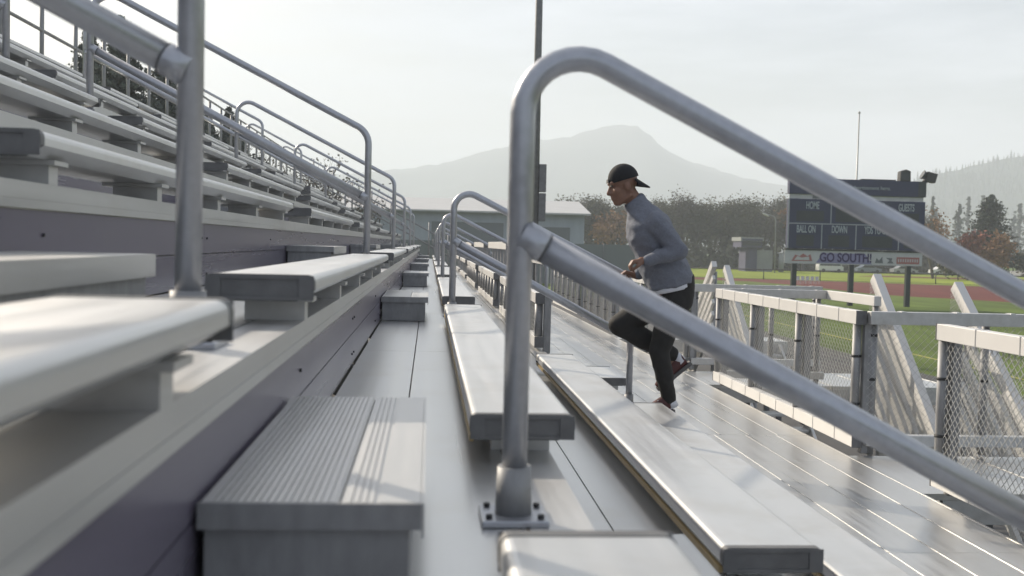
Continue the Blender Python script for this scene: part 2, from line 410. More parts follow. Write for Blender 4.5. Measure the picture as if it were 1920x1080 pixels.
# low guard along the front of the second row past the runner
GL = 'low guard panels past the runner'
nm = ['nearest', 'second nearest', 'third nearest', 'second farthest', 'farthest']
for i in range(5):
    ya, yb = 8.55+YN*i, 12.95+YN*i
    if i == 4: yb = 35.0
    guard('low_guard_fence', nm[i]+' low picket guard panel standing before the benches past the runner', 'fence', .90, ya, yb, TZ(-1)+.03, TZ(-1)+.47, .085, .07, 5, i < 3, GL, ties=False, sp=.07)
GU = 'raised guard panels past the runner'
for i in range(3):
    ya, yb = 13.7+YN*i, 17.9+YN*i
    guard('low_guard_fence', ['nearest', 'middle', 'farthest'][i]+' tall slatted guard panel rising above the low panels', 'fence', 1.02, ya, yb, -.5, .035, .10, .07, 5, False, GU, ties=False, zpost=WZ+.01)

# ------------------------------------------------------------------ back fence on the top row
t = thing('back_fence', 'pipe guard fence along the back of the top grandstand row', 'fence', (-4.66, 16, TZ(7)))
bx = -4.66
for z in (2.87, 2.42, 1.95): MB().tube([(bx, -2, z), (bx, YE, z)], .021, 10).build('rail', M['post'], t)
ys = []; y = -1.4
while y < YE:
    MB().tube([(bx, y, TZ(7)+.002), (bx, y, 2.85)], .026, 10).build('post', M['post'], t)
    ys.append(y); y += 1.22
# far end fence stepping up the end of the stand
t = thing('end_fence', 'sloping pipe guard fence closing the far end of the grandstand', 'fence', (-.5, YE, TZ(0)))
for dz in (1.05, .6, .15):
    MB().tube([(TX(KTOP)+.1, YE-.06, TZ(KTOP)+dz), (TX(-2), YE-.06, TZ(-2)+dz)], .024, 8).build('rail', M['post'], t)
for k in range(-1, KTOP+1):
    MB().tube([(TX(k)+.3, YE-.06, TZ(k)+.002), (TX(k)+.3, YE-.06, TZ(k)+1.2)], .024, 8).build('post', M['post'], t)

# ------------------------------------------------------------------ landings and stairs beyond the walkway
def landing(label, ya, yb, x1):
    t = thing('landing', label, 'landing', (3.9, (ya+yb)/2, -3.6))
    wd = (x1-3.135)/6
    for i in range(6):
        a = 3.135+i*wd
        MB().box(a+.003, a+wd-.003, ya, yb, WZ-.044, WZ-.003).box(a+wd-.014, a+wd-.004, ya, yb, WZ-.003, WZ+.003).build('deck_plank', M['deck'], t)
    MB().box(3.27, x1, ya+.001, ya+.04, WZ-.2, WZ-.0455).box(3.27, x1, yb-.04, yb-.001, WZ-.2, WZ-.0455).build('edge_channel', M['alu'], t)
    for x in (3.6, x1-.08):
        for y in (ya+.1, yb-.1):
            MB().box(x-.04, x+.04, y-.04, y+.04, -3.6, WZ-.046).build('leg', M['steel'], t)
landing('small plank landing at the walkway opening nearest the camera', 6.45, 7.66, 6.0)
landing("small plank landing at the walkway opening right of the runner", 11.65, 12.9, 6.0)
def cross_guard(label, y, xa, xb, back=None, nm=2, sp=.06):
    """guard running out from the walkway across a landing's side, optionally turning towards the camera"""
    t = thing('landing_guard', label, 'fence', (xa, y, WZ), 'guards of the landings')
    w_ = .075; bh = .095
    MB().box(xa, xb, y-w_/2, y+w_/2, ZT-bh, ZT, .004).build('top_beam', M['alu'], t)
    MB().box(xa, xb, y-w_/2, y+w_/2, ZB+.02, ZB+.1, .004).build('bottom_beam', M['alu'], t)
    for i in range(nm+1):
        x = xa+.06+(xb-xa-.12)*i/nm
        MB().tube([(x, y+.06, WZ+.003), (x, y+.06, ZT-.02)], .03, 12).build('post', M['post'], t)
        for z in (-.95, -.62): MB().tube([(x, y+.06, z), (x, y+.06, z+.02)], .034, 12).build('tie_ring', M['dark'], t)
    tb = MB()
    x = xa+.25
    while x < xb-.05: tb.box(x-.018, x+.018, y-w_/2-.002, y+w_/2+.002, ZT-.006, ZT+.005); x += .42
    tb.build('clips', M['seat'], t)
    mesh_screen(MB(), (xa, y, ZB+.1), (1, 0, 0), (0, 0, 1), xb-xa, ZT-ZB-.2, sp).build('chain_link', M['wire'], t)
    if back:
        MB().box(xb+.001, xb+.075, back, y+w_/2, ZT-bh-.002, ZT+.001, .004).build('return_beam', M['brace'], t)
        MB().tube([(xb+.04, back+.05, -3.6), (xb+.04, back+.05, ZT-bh-.003)], .03, 12).build('post', M['post'], t)
cross_guard('grey beam guard crossing in front of the scoreboard from the nearest opening', 7.66, 3.26, 6.0, None, 3)
cross_guard("grey beam guard with white return, behind the fence right of the runner", 11.66, 3.26, 4.45, 10.35, 2)
cross_guard("short grey beam guard just right of the runner's back", 12.98, 3.26, 4.9, None, 2, .08)
GSL = 'sloping stair guards on the field side'
def stair_guard(label, x, y0, z0, y1, z1, n=6, depth=.95, sp=.06):
    """sloping guard: heavy top beam, parallel rails, end posts, chain link; leans down towards the camera or away"""
    t = thing('stair_guard', label, 'stair guard', (x, y0, -3.6), GSL)
    a, b = Vector((x, y0, z0)), Vector((x, y1, z1))
    MB().beam(a, b, .085, .115).build('top_beam', M['brace'], t)
    for i in range(1, n):
        dz = Vector((0, 0, -depth*i/(n-1)-.02))
        MB().beam(a+dz, b+dz, .045, .085).build('sloping_rail', M['brace'], t)
    for f in (.06, .94):
        p = a+(b-a)*f
        MB().tube([(x+.06, p.y, -3.6), (x+.06, p.y, p.z-.03)], .03, 12).build('post', M['post'], t)
    u = (b-a); L = u.length
    o = a+Vector((-.062, 0, -depth))
    # wire mesh as a sheared screen: strands along both diagonals of the sloping band
    mb = MB(); k = -depth
    un = u.normalized()
    while k < L:
        for sg in (0, 1):
            s0, s1 = max(k, 0), min(k+depth, L); t0 = (s0-k)/depth; t1 = (s1-k)/depth
            if sg: t0, t1 = 1-t0, 1-t1
            mb.tube([o+un*s0+Vector((.002*sg, 0, depth*t0)), o+un*s1+Vector((.002*sg, 0, depth*t1))], .0015, 4, False)
        k += sp
    mb.build('chain_link', M['wire'], t)
    return t
stair_guard('steep white-edged stair guard in the opening right of the runner, middle of three', 4.8, 11.15, -.26, 9.4, -1.95, 6, 1.15)
stair_guard('steep stair guard behind the nearest fence at right of frame', 5.35, 10.45, -.31, 8.0, -2.45, 5, 1.1)
stair_guard("steep stair guard close to the right of the runner's hip, sloping toward us", 4.8, 16.95, -.29, 15.3, -1.7, 6, 1.1, .08)
stair_guard("sunlit stair guard beside the runner's hip, sloping away from us", 4.75, 17.5, -.24, 19.6, -1.9, 6, 1.0, .1)
def stair(label, x0, x1, y0, z0, y1, z1, n):
    t = thing('stair_flight', label, 'stairs', ((x0+x1)/2, y1, -3.6))
    for i in range(n):
        f = (i+.5)/n; y = y0+(y1-y0)*f; z = z0+(z1-z0)*(i+1)/n
        MB().box(x0, x1, y-.15, y+.15, z-.04, z, .004).build('tread', M['alu'], t)
    for x in (x0-.03, x1+.03):
        MB().beam((x, y0, z0-.12), (x, y1, z1-.02), .04, .2).build('stringer', M['alu'], t)
stair('aluminium stair flight dropping from the landing right of the runner', 4.9, 5.28, 11.6, WZ, 8.9, -3.5, 10)
stair("aluminium stair flight behind the runner's hip dropping toward us", 4.9, 5.8, 17.3, WZ, 14.6, -3.5, 10)
landing("small plank landing behind the runner's hip", 17.35, 18.2, 6.0)

# ------------------------------------------------------------------ the runner
M['jacket'] = mat('grey_running_top', (.155, .165, .195), .85, 0, .12, (1, 1, 1), 60, .25)
M['trousers'] = mat('black_brown_trousers', (.014, .0125, .011), .8, 0, .2, (1, 1, 1), 30, .2)
M['skin'] = mat('skin', (.20, .105, .068), .5, 0, .08, (1, 1, 1), 20)
M['cap'] = mat('black_cap_cloth', (.012, .012, .013), .85, 0, .2, (1, 1, 1), 80, .1)
M['shoe'] = mat('dark_red_shoe', (.075, .020, .018), .6, 0, .2, (1, 1, 1), 30)
M['sole'] = mat('grey_sole', (.11, .105, .10), .7)
M['sock'] = mat('white_cotton', (.62, .62, .65), .9)
M['eye'] = mat('dark_eye', (.02, .015, .012), .3)
PY, PS = 7.4, 7.4/7.3
def P(x, z, dy=0.0): return Vector((x*PS, PY+dy, z*PS))
def capsule(mb, pts, n=16):
    """tapered limb through (point, radius) stations, rounded at each"""
    for (a, ra), (b, rb_) in zip(pts, pts[1:]):
        mb.tube([a, b], [ra, rb_], n)
    for p, r in pts: mb.sphere(p, r, u=16, v=10)
def loft(mb, rings, n=24):
    """rings: (centre, half depth along `ax`, half width along y, axis)"""
    R_ = []
    for c, a, b, ax in rings:
        ax = Vector(ax).normalized()
        R_.append([mb.bm.verts.new(c + ax*(a*math.copysign(abs(math.cos(q))**.85, math.cos(q))) + Vector((0, 1, 0))*(b*math.copysign(abs(math.sin(q))**.85, math.sin(q)))) for q in [2*math.pi*i/n for i in range(n)]])
    for A, B in zip(R_, R_[1:]):
        for i in range(n): mb.bm.faces.new((A[i], A[(i+1) % n], B[(i+1) % n], B[i]))
    mb.bm.faces.new(R_[0]); mb.bm.faces.new(list(reversed(R_[-1])))
def fuse(mb, name, m, parent, voxel=.010, smooth=4, folds=0.0, fscale=9.0, keep=None):
    """weld the overlapping volumes into one skin (voxel remesh), relax it, add cloth folds"""
    me = mb.mesh(name+'_raw', None, (0, 0, 0)); o = bpy.data.objects.new(name+'_raw', me); COL.objects.link(o)
    rm = o.modifiers.new('r', 'REMESH'); rm.mode = 'VOXEL'; rm.voxel_size = voxel
    sm = o.modifiers.new('s', 'SMOOTH'); sm.factor = .5; sm.iterations = smooth
    dg = bpy.context.evaluated_depsgraph_get(); dg.update()
    me2 = bpy.data.meshes.new_from_object(o.evaluated_get(dg)); bpy.data.objects.remove(o); bpy.data.meshes.remove(me)
    me2.name = name
    bm = bmesh.new(); bm.from_mesh(me2)
    if folds:
        bm.normal_update()
        for v in bm.verts:
            q = v.co
            f = noise.noise(Vector((q.x*fscale*.6+q.z*fscale*.9, q.y*fscale*.5, q.z*fscale*.35-q.x*fscale*.3)))
            f2 = noise.noise(Vector((q.x*fscale*2.1, q.y*fscale*1.7, q.z*fscale*2.3+5)))
            v.co = q + v.normal*(folds*(1-abs(f)*2.2)*.9 + folds*.5*f2)
    if keep: 
        bmesh.ops.delete(bm, geom=[v for v in bm.verts if not keep(v.co)], context='VERTS')
    bmesh.ops.translate(bm, verts=bm.verts, vec=-Vector(parent['_loc']))
    bm.to_mesh(me2); bm.free()
    me2.materials.clear(); me2.materials.append(m)
    for p in me2.polygons: p.use_smooth = True
    o = bpy.data.objects.new(name, me2); COL.objects.link(o); o.parent = parent; o['_loc'] = list(parent['_loc'])
    return o
pt = thing('person', 'runner in grey jacket, dark trousers and backwards black cap climbing the aisle', 'person', (1.62*PS, PY, TZ(-2)))
hdr = Matrix.Rotation(R(-12), 3, 'Y')      # head nods forward
hc = P(1.318, .435)
def HP(x, z, dy=0): return hc + hdr @ Vector((x, dy, z))
body = MB()
body.sphere(HP(.012, .028), .1, (1.0, .78, .98), 20, 12, hdr)                   # skull
body.sphere(HP(-.028, -.055), .08, (.82, .74, 1.05), 18, 12, hdr)                # face
body.sphere(HP(-.052, -.118), .035, (1, 1.05, .8), 14, 9, hdr)                   # chin
capsule(body, [(HP(.035, -.085, -.05), .024), (HP(-.045, -.12, -.02), .024)], 10)   # jaw line
capsule(body, [(HP(.035, -.085, .05), .024), (HP(-.045, -.12, .02), .024)], 10)
capsule(body, [(HP(-.086, -.005), .012), (HP(-.106, -.048), .0165)], 10)         # nose
body.sphere(HP(-.096, -.052, .012), .011).sphere(HP(-.096, -.052, -.012), .011)
capsule(body, [(HP(-.078, .018, -.045), .014), (HP(-.084, .016, .045), .014)], 10)  # brow
capsule(body, [(HP(-.082, -.080, -.02), .0105), (HP(-.088, -.080, 0), .0115), (HP(-.082, -.080, .02), .0105)], 8)   # lips
capsule(body, [(HP(-.079, -.096, -.017), .010), (HP(-.084, -.096, 0), .0115), (HP(-.079, -.096, .017), .010)], 8)
for s_ in (-1, 1):                                                              # ears, cheeks
    body.sphere(HP(.02, -.022, s_*.079), .03, (.75, .32, 1.05), 12, 8, hdr); body.sphere(HP(-.05, -.04, s_*.04), .028)
capsule(body, [(HP(.03, -.06), .058), (P(1.425, .285), .062), (P(1.47, .2), .075)])
# trunk and limbs under the clothes, one continuous figure
loft(body, [(P(1.44, .21), .07, .10, (1, 0, .45)), (P(1.515, .13), .125, .165, (1, 0, .25)), (P(1.58, -.06), .115, .135, (1, 0, .15)), (P(1.66, -.30), .11, .14, (1, 0, .1)), (P(1.68, -.42), .08, .12, (1, 0, 0))])
L_SH, L_EL, L_WR = P(1.525, .165, -.185), P(1.668, -.015, -.255), P(1.455, -.085, -.215)
R_SH, R_EL, R_WR = P(1.51, .165, .185), P(1.62, -.06, .25), P(1.475, -.20, .17)
for a, b, c in ((L_SH, L_EL, L_WR), (R_SH, R_EL, R_WR)):
    capsule(body, [(a, .050), (b, .037), (c, .027)])
L_HP, L_KN, L_AN = P(1.675, -.38, -.085), P(1.590, -.705, -.10), P(1.672, -1.035, -.085)
R_HP, R_KN, R_AN = P(1.645, -.36, .085), P(1.345, -.545, .09), P(1.735, -.755, .085)
for a, b, c in ((L_HP, L_KN, L_AN), (R_HP, R_KN, R_AN)):
    capsule(body, [(a, .075), (b, .050), (c, .036)])
def hand(wr, dirv, side, mb):
    """palm, four unequal bent fingers and a thumb, loosely closed"""
    d = dirv.normalized(); out_ = Vector((0, side, 0)); dn = d.cross(out_).normalized()
    if dn.z > 0: dn = -dn
    pc = wr+d*.055
    capsule(mb, [(wr, .026), (wr+d*.03, .028)])
    for f in (-1, -.33, .33, 1): capsule(mb, [(wr+d*.025+out_*(f*.012), .019), (wr+d*.088+out_*(f*.026), .0145)], 10)
    for f, ln in ((-1, .85), (-.33, 1.0), (.33, .96), (1, .78)):
        k0 = wr+d*.09+out_*(f*.027); k1 = k0+(d*.62+dn*.7)*(.040*ln); k2 = k1+(dn*.95-d*.25)*(.027*ln); k3 = k2+(-d*.8+dn*.35)*(.02*ln)
        capsule(mb, [(k0, .0118), (k1, .0105), (k2, .0098), (k3, .0088)], 10)
    t0 = wr+d*.035-out_*.026+dn*.008; t1 = t0+(d*.7-out_*.35+dn*.5)*.038; t2 = t1+(d*.75+out_*.25+dn*.55)*.030
    capsule(mb, [(t0, .0145), (t1, .0125), (t2, .0105)], 10)
hand(L_WR, Vector((-.95, .06, -.12)), 1, body)
hand(R_WR, Vector((-.85, .0, .25)), -1, body)
for a, tdir in ((L_AN, Vector((-.95, 0, -.25))), (R_AN, Vector((-.62, 0, -.78)))):
    capsule(body, [(a, .036), (a+tdir.normalized()*.09+Vector((0, 0, -.035)), .032)])
fuse(body, 'body', M['skin'], pt, .0055, 3)
for s_ in (-1, 1):
    MB().sphere(HP(-.0835, -.002, s_*.031), .0095, (.8, 1.2, .8), 10, 6).build('eye', M['eye'], pt, smooth=True)
# jacket
jk = MB()
loft(jk, [(P(1.672, -.258), .158, .185, (1, 0, .22)), (P(1.655, -.20), .165, .19, (1, 0, .18)), (P(1.585, -.05), .160, .185, (1, 0, .12)), (P(1.535, .07), .163, .20, (1, 0, .12)),
          (P(1.500, .165), .148, .205, (1, 0, .25)), (P(1.465, .235), .112, .155, (1, 0, .45)), (P(1.425, .285), .080, .088, (1, 0, .75)), (P(1.398, .328), .072, .075, (1, 0, .85))])
for a, b, c in ((L_SH, L_EL, L_WR), (R_SH, R_EL, R_WR)):
    m_ = b+(c-b)*.45
    capsule(jk, [(a+Vector((0, 0, .0)), .077), (a+(b-a)*.5, .068), (b, .059), (m_, .052), (c+(b-c)*.06, .039)])
jk_o = fuse(jk, 'jacket', M['jacket'], pt, .009, 4, .011, 10)
# trousers
tr = MB()
loft(tr, [(P(1.70, -.20), .135, .160, (1, 0, .2)), (P(1.705, -.30), .135, .172, (1, 0, .15)), (P(1.700, -.40), .125, .168, (1, 0, .1)), (P(1.68, -.47), .085, .12, (1, 0, 0))])
capsule(tr, [(L_HP+Vector((.01, 0, .02)), .104), (L_HP+(L_KN-L_HP)*.5, .088), (L_KN, .068), (L_KN+(L_AN-L_KN)*.4, .063), (L_AN+Vector((-.004, 0, -.01)), .051)])
capsule(tr, [(R_HP+Vector((.02, 0, .03)), .110), (R_HP+(R_KN-R_HP)*.5, .096), (R_KN, .078), (R_KN+(R_AN-R_KN)*.45, .072), (R_AN+(R_KN-R_AN)*.05, .056)])
fuse(tr, 'trousers', M['trousers'], pt, .009, 5, .006, 10)
# white hem of an undershirt below the jacket at the back
hm = MB(); loft(hm, [(P(1.682, -.288), .150, .176, (1, 0, .25)), (P(1.672, -.255), .152, .178, (1, 0, .22))]); hm.build('undershirt', M['sock'], pt, smooth=True)
# cap worn backwards: crown, band and peak
cp_ = MB(); cm = hdr
cp_.sphere(HP(.014, .034), .109, (1.0, .82, .99), 28, 18, cm)
bm_ = cp_.bm; nrm_ = hdr @ Vector((-.10, 0, 1)).normalized(); base_ = HP(0, .024)
bmesh.ops.bisect_plane(bm_, geom=bm_.verts[:]+bm_.edges[:]+bm_.faces[:], plane_co=base_, plane_no=nrm_, clear_inner=True)
cp_.build('cap_crown', M['cap'], pt, smooth=True)
pk = MB(); N_ = 10
top_ = []; bot_ = []
for i in range(N_+1):
    q = -1+2*i/N_; yy = q*.082
    a = HP(.075+.03*(1-q*q), .018, yy); b = HP(.105+.085*(1-abs(q)**2.2), -.028-.03*(1-q*q), yy*.92)
    top_.append((pk.bm.verts.new(a+Vector((0, 0, .004))), pk.bm.verts.new(b+Vector((0, 0, .003))))); bot_.append((pk.bm.verts.new(a-Vector((0, 0, .004))), pk.bm.verts.new(b-Vector((0, 0, .004)))))
for L_ in (top_, bot_):
    for (a, b), (c, d) in zip(L_, L_[1:]): pk.bm.faces.new((a, b, d, c))
for i in range(N_):
    pk.bm.faces.new((top_[i][1], bot_[i][1], bot_[i+1][1], top_[i+1][1]))
pk.build('cap_peak', M['cap'], pt)
MB().beam(HP(-.098, .040, -.03), HP(-.100, .036, .03), .006, .024).build('cap_strap', M['sole'], pt)
# shoes
def shoe(an, heel, toe, upv, nm):
    """upper and sole laid along heel -> toe"""
    d = (toe-heel).normalized(); u = (upv-d*upv.dot(d)).normalized(); L = (toe-heel).length
    mb = MB(); rr = [(0.06, .036, .050), (.2, .040, .058), (.42, .042, .052), (.65, .044, .036), (.85, .042, .026), (.97, .028, .018)]
    loft_r = []
    n = 16
    for f, wv, hv in rr:
        c = heel+d*(L*f)+u*(hv+.016)
        loft_r.append([mb.bm.verts.new(c+Vector((0, 1, 0))*(wv*math.cos(q))+u*(hv*math.sin(q))) for q in [2*math.pi*i/n for i in range(n)]])
    for A, B in zip(loft_r, loft_r[1:]):
        for i in range(n): mb.bm.faces.new((A[i], A[(i+1) % n], B[(i+1) % n], B[i]))
    mb.bm.faces.new(loft_r[0]); mb.bm.faces.new(loft_r[-1])
    mb.tube([heel+d*.055+u*.07, an+(heel+d*.055-an)*.15], [.042, .038], 12)
    so_ = mb.build('shoe', M['shoe'], pt, smooth=True)
    sb = MB(); A = []; B = []
    for f, wv in ((-.01, .024), (.05, .036), (.25, .038), (.45, .034), (.68, .045), (.88, .042), (1.0, .018)):
        c = heel+d*(L*f)
        A.append((sb.bm.verts.new(c+Vector((0, wv, 0))), sb.bm.verts.new(c-Vector((0, wv, 0))))); B.append((sb.bm.verts.new(c+Vector((0, wv, 0))+u*.026), sb.bm.verts.new(c-Vector((0, wv, 0))+u*.026)))
    for L_ in (A, B):
        for (a, b), (c, e) in zip(L_, L_[1:]): sb.bm.faces.new((a, b, e, c))
    for i in range(len(A)-1):
        for k_ in (0, 1): sb.bm.faces.new((A[i][k_], A[i+1][k_], B[i+1][k_], B[i][k_]))
    sb.bm.faces.new((A[0][0], A[0][1], B[0][1], B[0][0])); sb.bm.faces.new((A[-1][0], A[-1][1], B[-1][1], B[-1][0]))
    s2 = sb.build('sole', M['sole'], pt); s2.parent = so_
    for i in range(3):
        c = heel+d*(L*(.48+.09*i))+u*(.10-.016*i)
        st = MB().beam(c-Vector((0, .026, 0)), c+Vector((0, .026, 0)), .012, .006, u).build('lace', M['sock'], pt); st.parent = so_
    return so_
shoe(L_AN, Vector((1.735, PY-.085, TZ(-2)+.028)), Vector((1.500, PY-.085, TZ(-2)+.006)), Vector((0, 0, 1)), 'l')
shoe(R_AN, P(1.862, -.812, .085), P(1.632, -1.005, .085), Vector((-.75, 0, .75)), 'r')
MB().tube([R_AN+Vector((-.01, 0, .01)), R_AN+Vector((.055, 0, -.045))], [.043, .042], 14).build('sock', M['sock'], pt, smooth=True)
MB().tube([L_AN+Vector((0, 0, .0)), L_AN+Vector((.03, 0, -.06))], [.040, .041], 14).build('sock', M['sock'], pt, smooth=True)

# ------------------------------------------------------------------ ground, field and what stands on it
G = -3.6
M['grass'] = mat('playing_field_grass', (.085, .125, .020), .9, 0, .35, (1, .25, 1), .35, .3, .5, (.105, .115, .025), 0, .2)
M['outfield'] = mat('bright_outfield_grass', (.190, .235, .022), .9, 0, .22, (1, .2, 1), .12, .3, .4, (.15, .17, .03), 0, .2)
M['track'] = mat('asphalt_track', (.060, .058, .055), .85, 0, .25, (1, 1, 1), 1.2, .2, .5, (.08, .075, .065))
M['red'] = mat('red_running_track', (.120, .032, .025), .9, 0, .18, (1, .3, 1), .3, 0, .3, (.10, .045, .035), 0, .2)
M['line'] = mat('yellow_line_paint', (.45, .40, .10), .8)
M['lot'] = mat('pale_gravel_lot', (.22, .215, .19), .9, 0, .2, (1, 1, 1), .2)
def sheet(name, poly, z, m):
    mb = MB(); mb.bm.faces.new([mb.bm.verts.new((x, y, z)) for x, y in poly]); return structure(mb.build(name, M[m], None, (0, 0, G)))
sheet('ground', [(-2550, -50), (3350, -50), (3350, 3250), (-2550, 3250)], G, 'grass')
sheet('asphalt_track', [(-9, -40), (15.0, -40), (15.0, 74), (-9, 74)], G+.004, 'track')
ln = []
sheet('field_line', [(17.42, -20), (17.54, -20), (17.54, 62), (17.42, 62)], G+.004, 'line')
sheet('running_track', [(22, 128), (30, 125.5), (37, 121), (39.3, 112), (39.3, 92), (40.5, 88), (44, 84), (48, 76), (62, 76), (78, 95), (78, 116), (61, 122), (50, 128.5), (43, 131.2), (30, 135), (22, 137)], G+.004, 'red')
sheet('outfield', [(20, 139), (31, 137), (44, 133), (51, 130.5), (62, 124), (79, 118), (150, 150), (170, 175), (60, 195), (10, 200)], G+.005, 'outfield')
sheet('warning_track', [(66, 160), (120, 140), (130, 150), (72, 168)], G+.010, 'red')
sheet('parking_lot', [(-20, 205), (62, 198), (175, 178), (300, 200), (260, 262), (-20, 262)], G+.008, 'lot')

# outfield fence
def far_fence():
    t = thing('field_fence', 'long black chain-link fence across the playing field below the scoreboard', 'fence', (60, 128, G))
    a, b = Vector((22, 136.5, G)), Vector((104, 117, G)); L = (b-a).length; d = (b-a)/L
    MB().tube([a+Vector((0, 0, 1.22)), b+Vector((0, 0, 1.22))], .075, 8).build('top_rail', M['dark'], t)
    MB().tube([a+Vector((0, 0, .06)), b+Vector((0, 0, .06))], .02, 6).build('bottom_wire', M['dark'], t)
    n = int(L/6.9)
    for i in range(n+1):
        p = a+d*(6.9*i); MB().tube([p, p+Vector((0, 0, 1.25))], .065, 8).build('post', M['dark'], t)
far_fence()

# scoreboard
M['board'] = mat('navy_board_paint', (.028, .034, .078), .55, 0, .15, (1, 1, 1), .8)
M['board_dark'] = mat('dark_display', (.026, .032, .034), .4, 0, .3, (1, 1, 1), .9)
M['board_line'] = mat('pale_trim', (.30, .32, .34), .6)
M['letter'] = mat('pale_lettering', (.36, .40, .42), .6)
M['banner'] = mat('white_banner', (.46, .46, .47), .7, 0, .08, (1, 1, 1), 2)
M['violet'] = mat('violet_print', (.22, .21, .36), .7)
M['deepviolet'] = mat('deep_violet_letters', (.030, .016, .085), .7)
M['redprint'] = mat('faded_red_print', (.34, .14, .13), .7)
M['greyprint'] = mat('grey_print', (.14, .15, .16), .7)
def text(txt, name, m, parent, x, y, z, size, sx=1.0, align='CENTER', ext=.012, bold=0.0):
    cu = bpy.data.curves.new('t', 'FONT'); cu.body = txt; cu.size = size; cu.align_x = align; cu.align_y = 'CENTER'; cu.extrude = ext; cu.offset = bold
    o = bpy.data.objects.new('t', cu); COL.objects.link(o)
    dg = bpy.context.evaluated_depsgraph_get(); dg.update()
    me = bpy.data.meshes.new_from_object(o.evaluated_get(dg)); bpy.data.objects.remove(o)
    loc = Vector(parent['_loc'])
    me.transform(Matrix.Translation(Vector((x, y, z))-loc) @ Matrix.Rotation(R(90), 4, 'X') @ Matrix.Diagonal((sx, 1, 1, 1)))
    me.materials.clear(); me.materials.append(m); me.name = name
    r = bpy.data.objects.new(name, me); COL.objects.link(r); r.parent = parent; r['_loc'] = list(loc)
    return r
BY = 70.0
sb = thing('scoreboard', 'big dark blue scoreboard on three posts with a banner below, across the field', 'scoreboard', (28.6, BY, G))
for x in (24.62, 28.6, 32.6): MB().box(x-.16, x+.16, BY+.35, BY+.65, G, 4.3, .01).build('post', M['board_dark'], sb)
bp_ = MB().box(23.93, 33.42, BY, BY+.34, .22, 3.55, .02).build('board_panel', M['board'], sb)
hp = MB().box(23.95, 33.40, BY-.05, BY+.40, 3.86, 4.92, .03).build('header_panel', M['board'], sb)
MB().box(28.9, 31.3, BY-.02, BY+.36, 4.9205, 4.99, .01).build('header_cap', M['board_dark'], sb)
MB().box(32.85, 33.41, BY-.056, BY-.0505, 3.87, 4.91).build('header_edge', M['board_dark'], sb)
MB().box(24.0, 33.3, BY+.08, BY+.11, 3.56, 3.85).build('white_strip', M['banner'], sb)
MB().box(25.6, 26.3, BY+.05, BY+.079, 3.58, 3.83).build('small_sign', M['greyprint'], sb)
for a in ((23.93, 24.02, .22, 3.55), (24.021, 33.40, 1.86, 1.93), (26.85, 26.92, 1.931, 3.4), (30.5, 30.57, 1.931, 3.4), (26.25, 26.32, .23, 1.859), (28.62, 28.69, .23, 1.859), (31.6, 31.67, .23, 1.859)):
    MB().box(a[0], a[1], BY-.012, BY-.0005, a[2], a[3]).build('trim_line', M['board_line'], sb)
for a in ((24.5, 26.4, 2.05, 2.75), (27.2, 30.2, 2.05, 3.1), (30.9, 33.0, 2.05, 2.75), (24.55, 25.75, .38, 1.15), (26.75, 28.2, .38, 1.15), (29.1, 31.2, .38, 1.15), (32.0, 33.2, .38, 1.15)):
    MB().box(a[0], a[1], BY-.008, BY-.0004, a[2], a[3]).build('display', M['board_dark'], sb)
for tx, x, z in (('HOME', 25.6, 3.10), ('GUESTS', 32.1, 3.10), ('BALL ON', 25.2, 1.50), ('DOWN', 27.5, 1.52), ('YDS TO GO', 30.1, 1.52), ('QTR', 32.5, 1.52)):
    text(tx, 'lettering', M['letter'], sb, x, BY-.012, z, .70, .46, bold=.010)
text('Your advertisement here.', 'header_lettering', M['letter'], sb, 29.15, BY-.062, 4.38, .36, .95)
MB().box(23.85, 33.42, BY+.05, BY+.30, .10, .2, .01).build('lower_rail', M['dark'], sb)
bn = MB().box(23.82, 33.40, BY+.12, BY+.16, -.80, .09).build('banner', M['banner'], sb)
mb = MB(); mb.prism([(26.0, -.72), (26.5, -.06), (29.4, -.06), (29.9, -.76)], BY+.112, BY+.1195); mb.build('banner_field', M['violet'], sb)
text('GO SOUTH!', 'banner_lettering', M['deepviolet'], sb, 28.05, BY+.10, -.37, .84, .80, bold=.018)
mb = MB(); mb.prism([(24.3, -.64), (24.55, -.2), (24.85, -.3), (25.1, -.12), (25.4, -.3), (25.6, -.16), (25.75, -.62)], BY+.112, BY+.1195); mb.build('red_emblem', M['redprint'], sb)
mb = MB(); mb.prism([(24.5, -.56), (24.7, -.3), (25.0, -.4), (25.5, -.32), (25.55, -.56)], BY+.106, BY+.1115); mb.build('pale_emblem', M['banner'], sb)
mb = MB(); mb.prism([(30.1, -.66), (30.2, -.3), (30.38, -.48), (30.6, -.22), (30.65, -.66)], BY+.112, BY+.1195).prism([(30.85, -.28), (31.3, -.3), (31.25, -.48), (31.42, -.66), (30.95, -.66), (31.1, -.46)], BY+.112, BY+.1195); mb.build('grey_emblem', M['greyprint'], sb)
MB().box(31.6, 33.2, BY+.112, BY+.1195, -.68, -.22).build('red_field', M['redprint'], sb)
mb = MB()
for i in range(9): mb.box(31.7+i*.165, 31.78+i*.165, BY+.107, BY+.1118, -.55, -.34)
mb.build('white_stripes', M['banner'], sb)
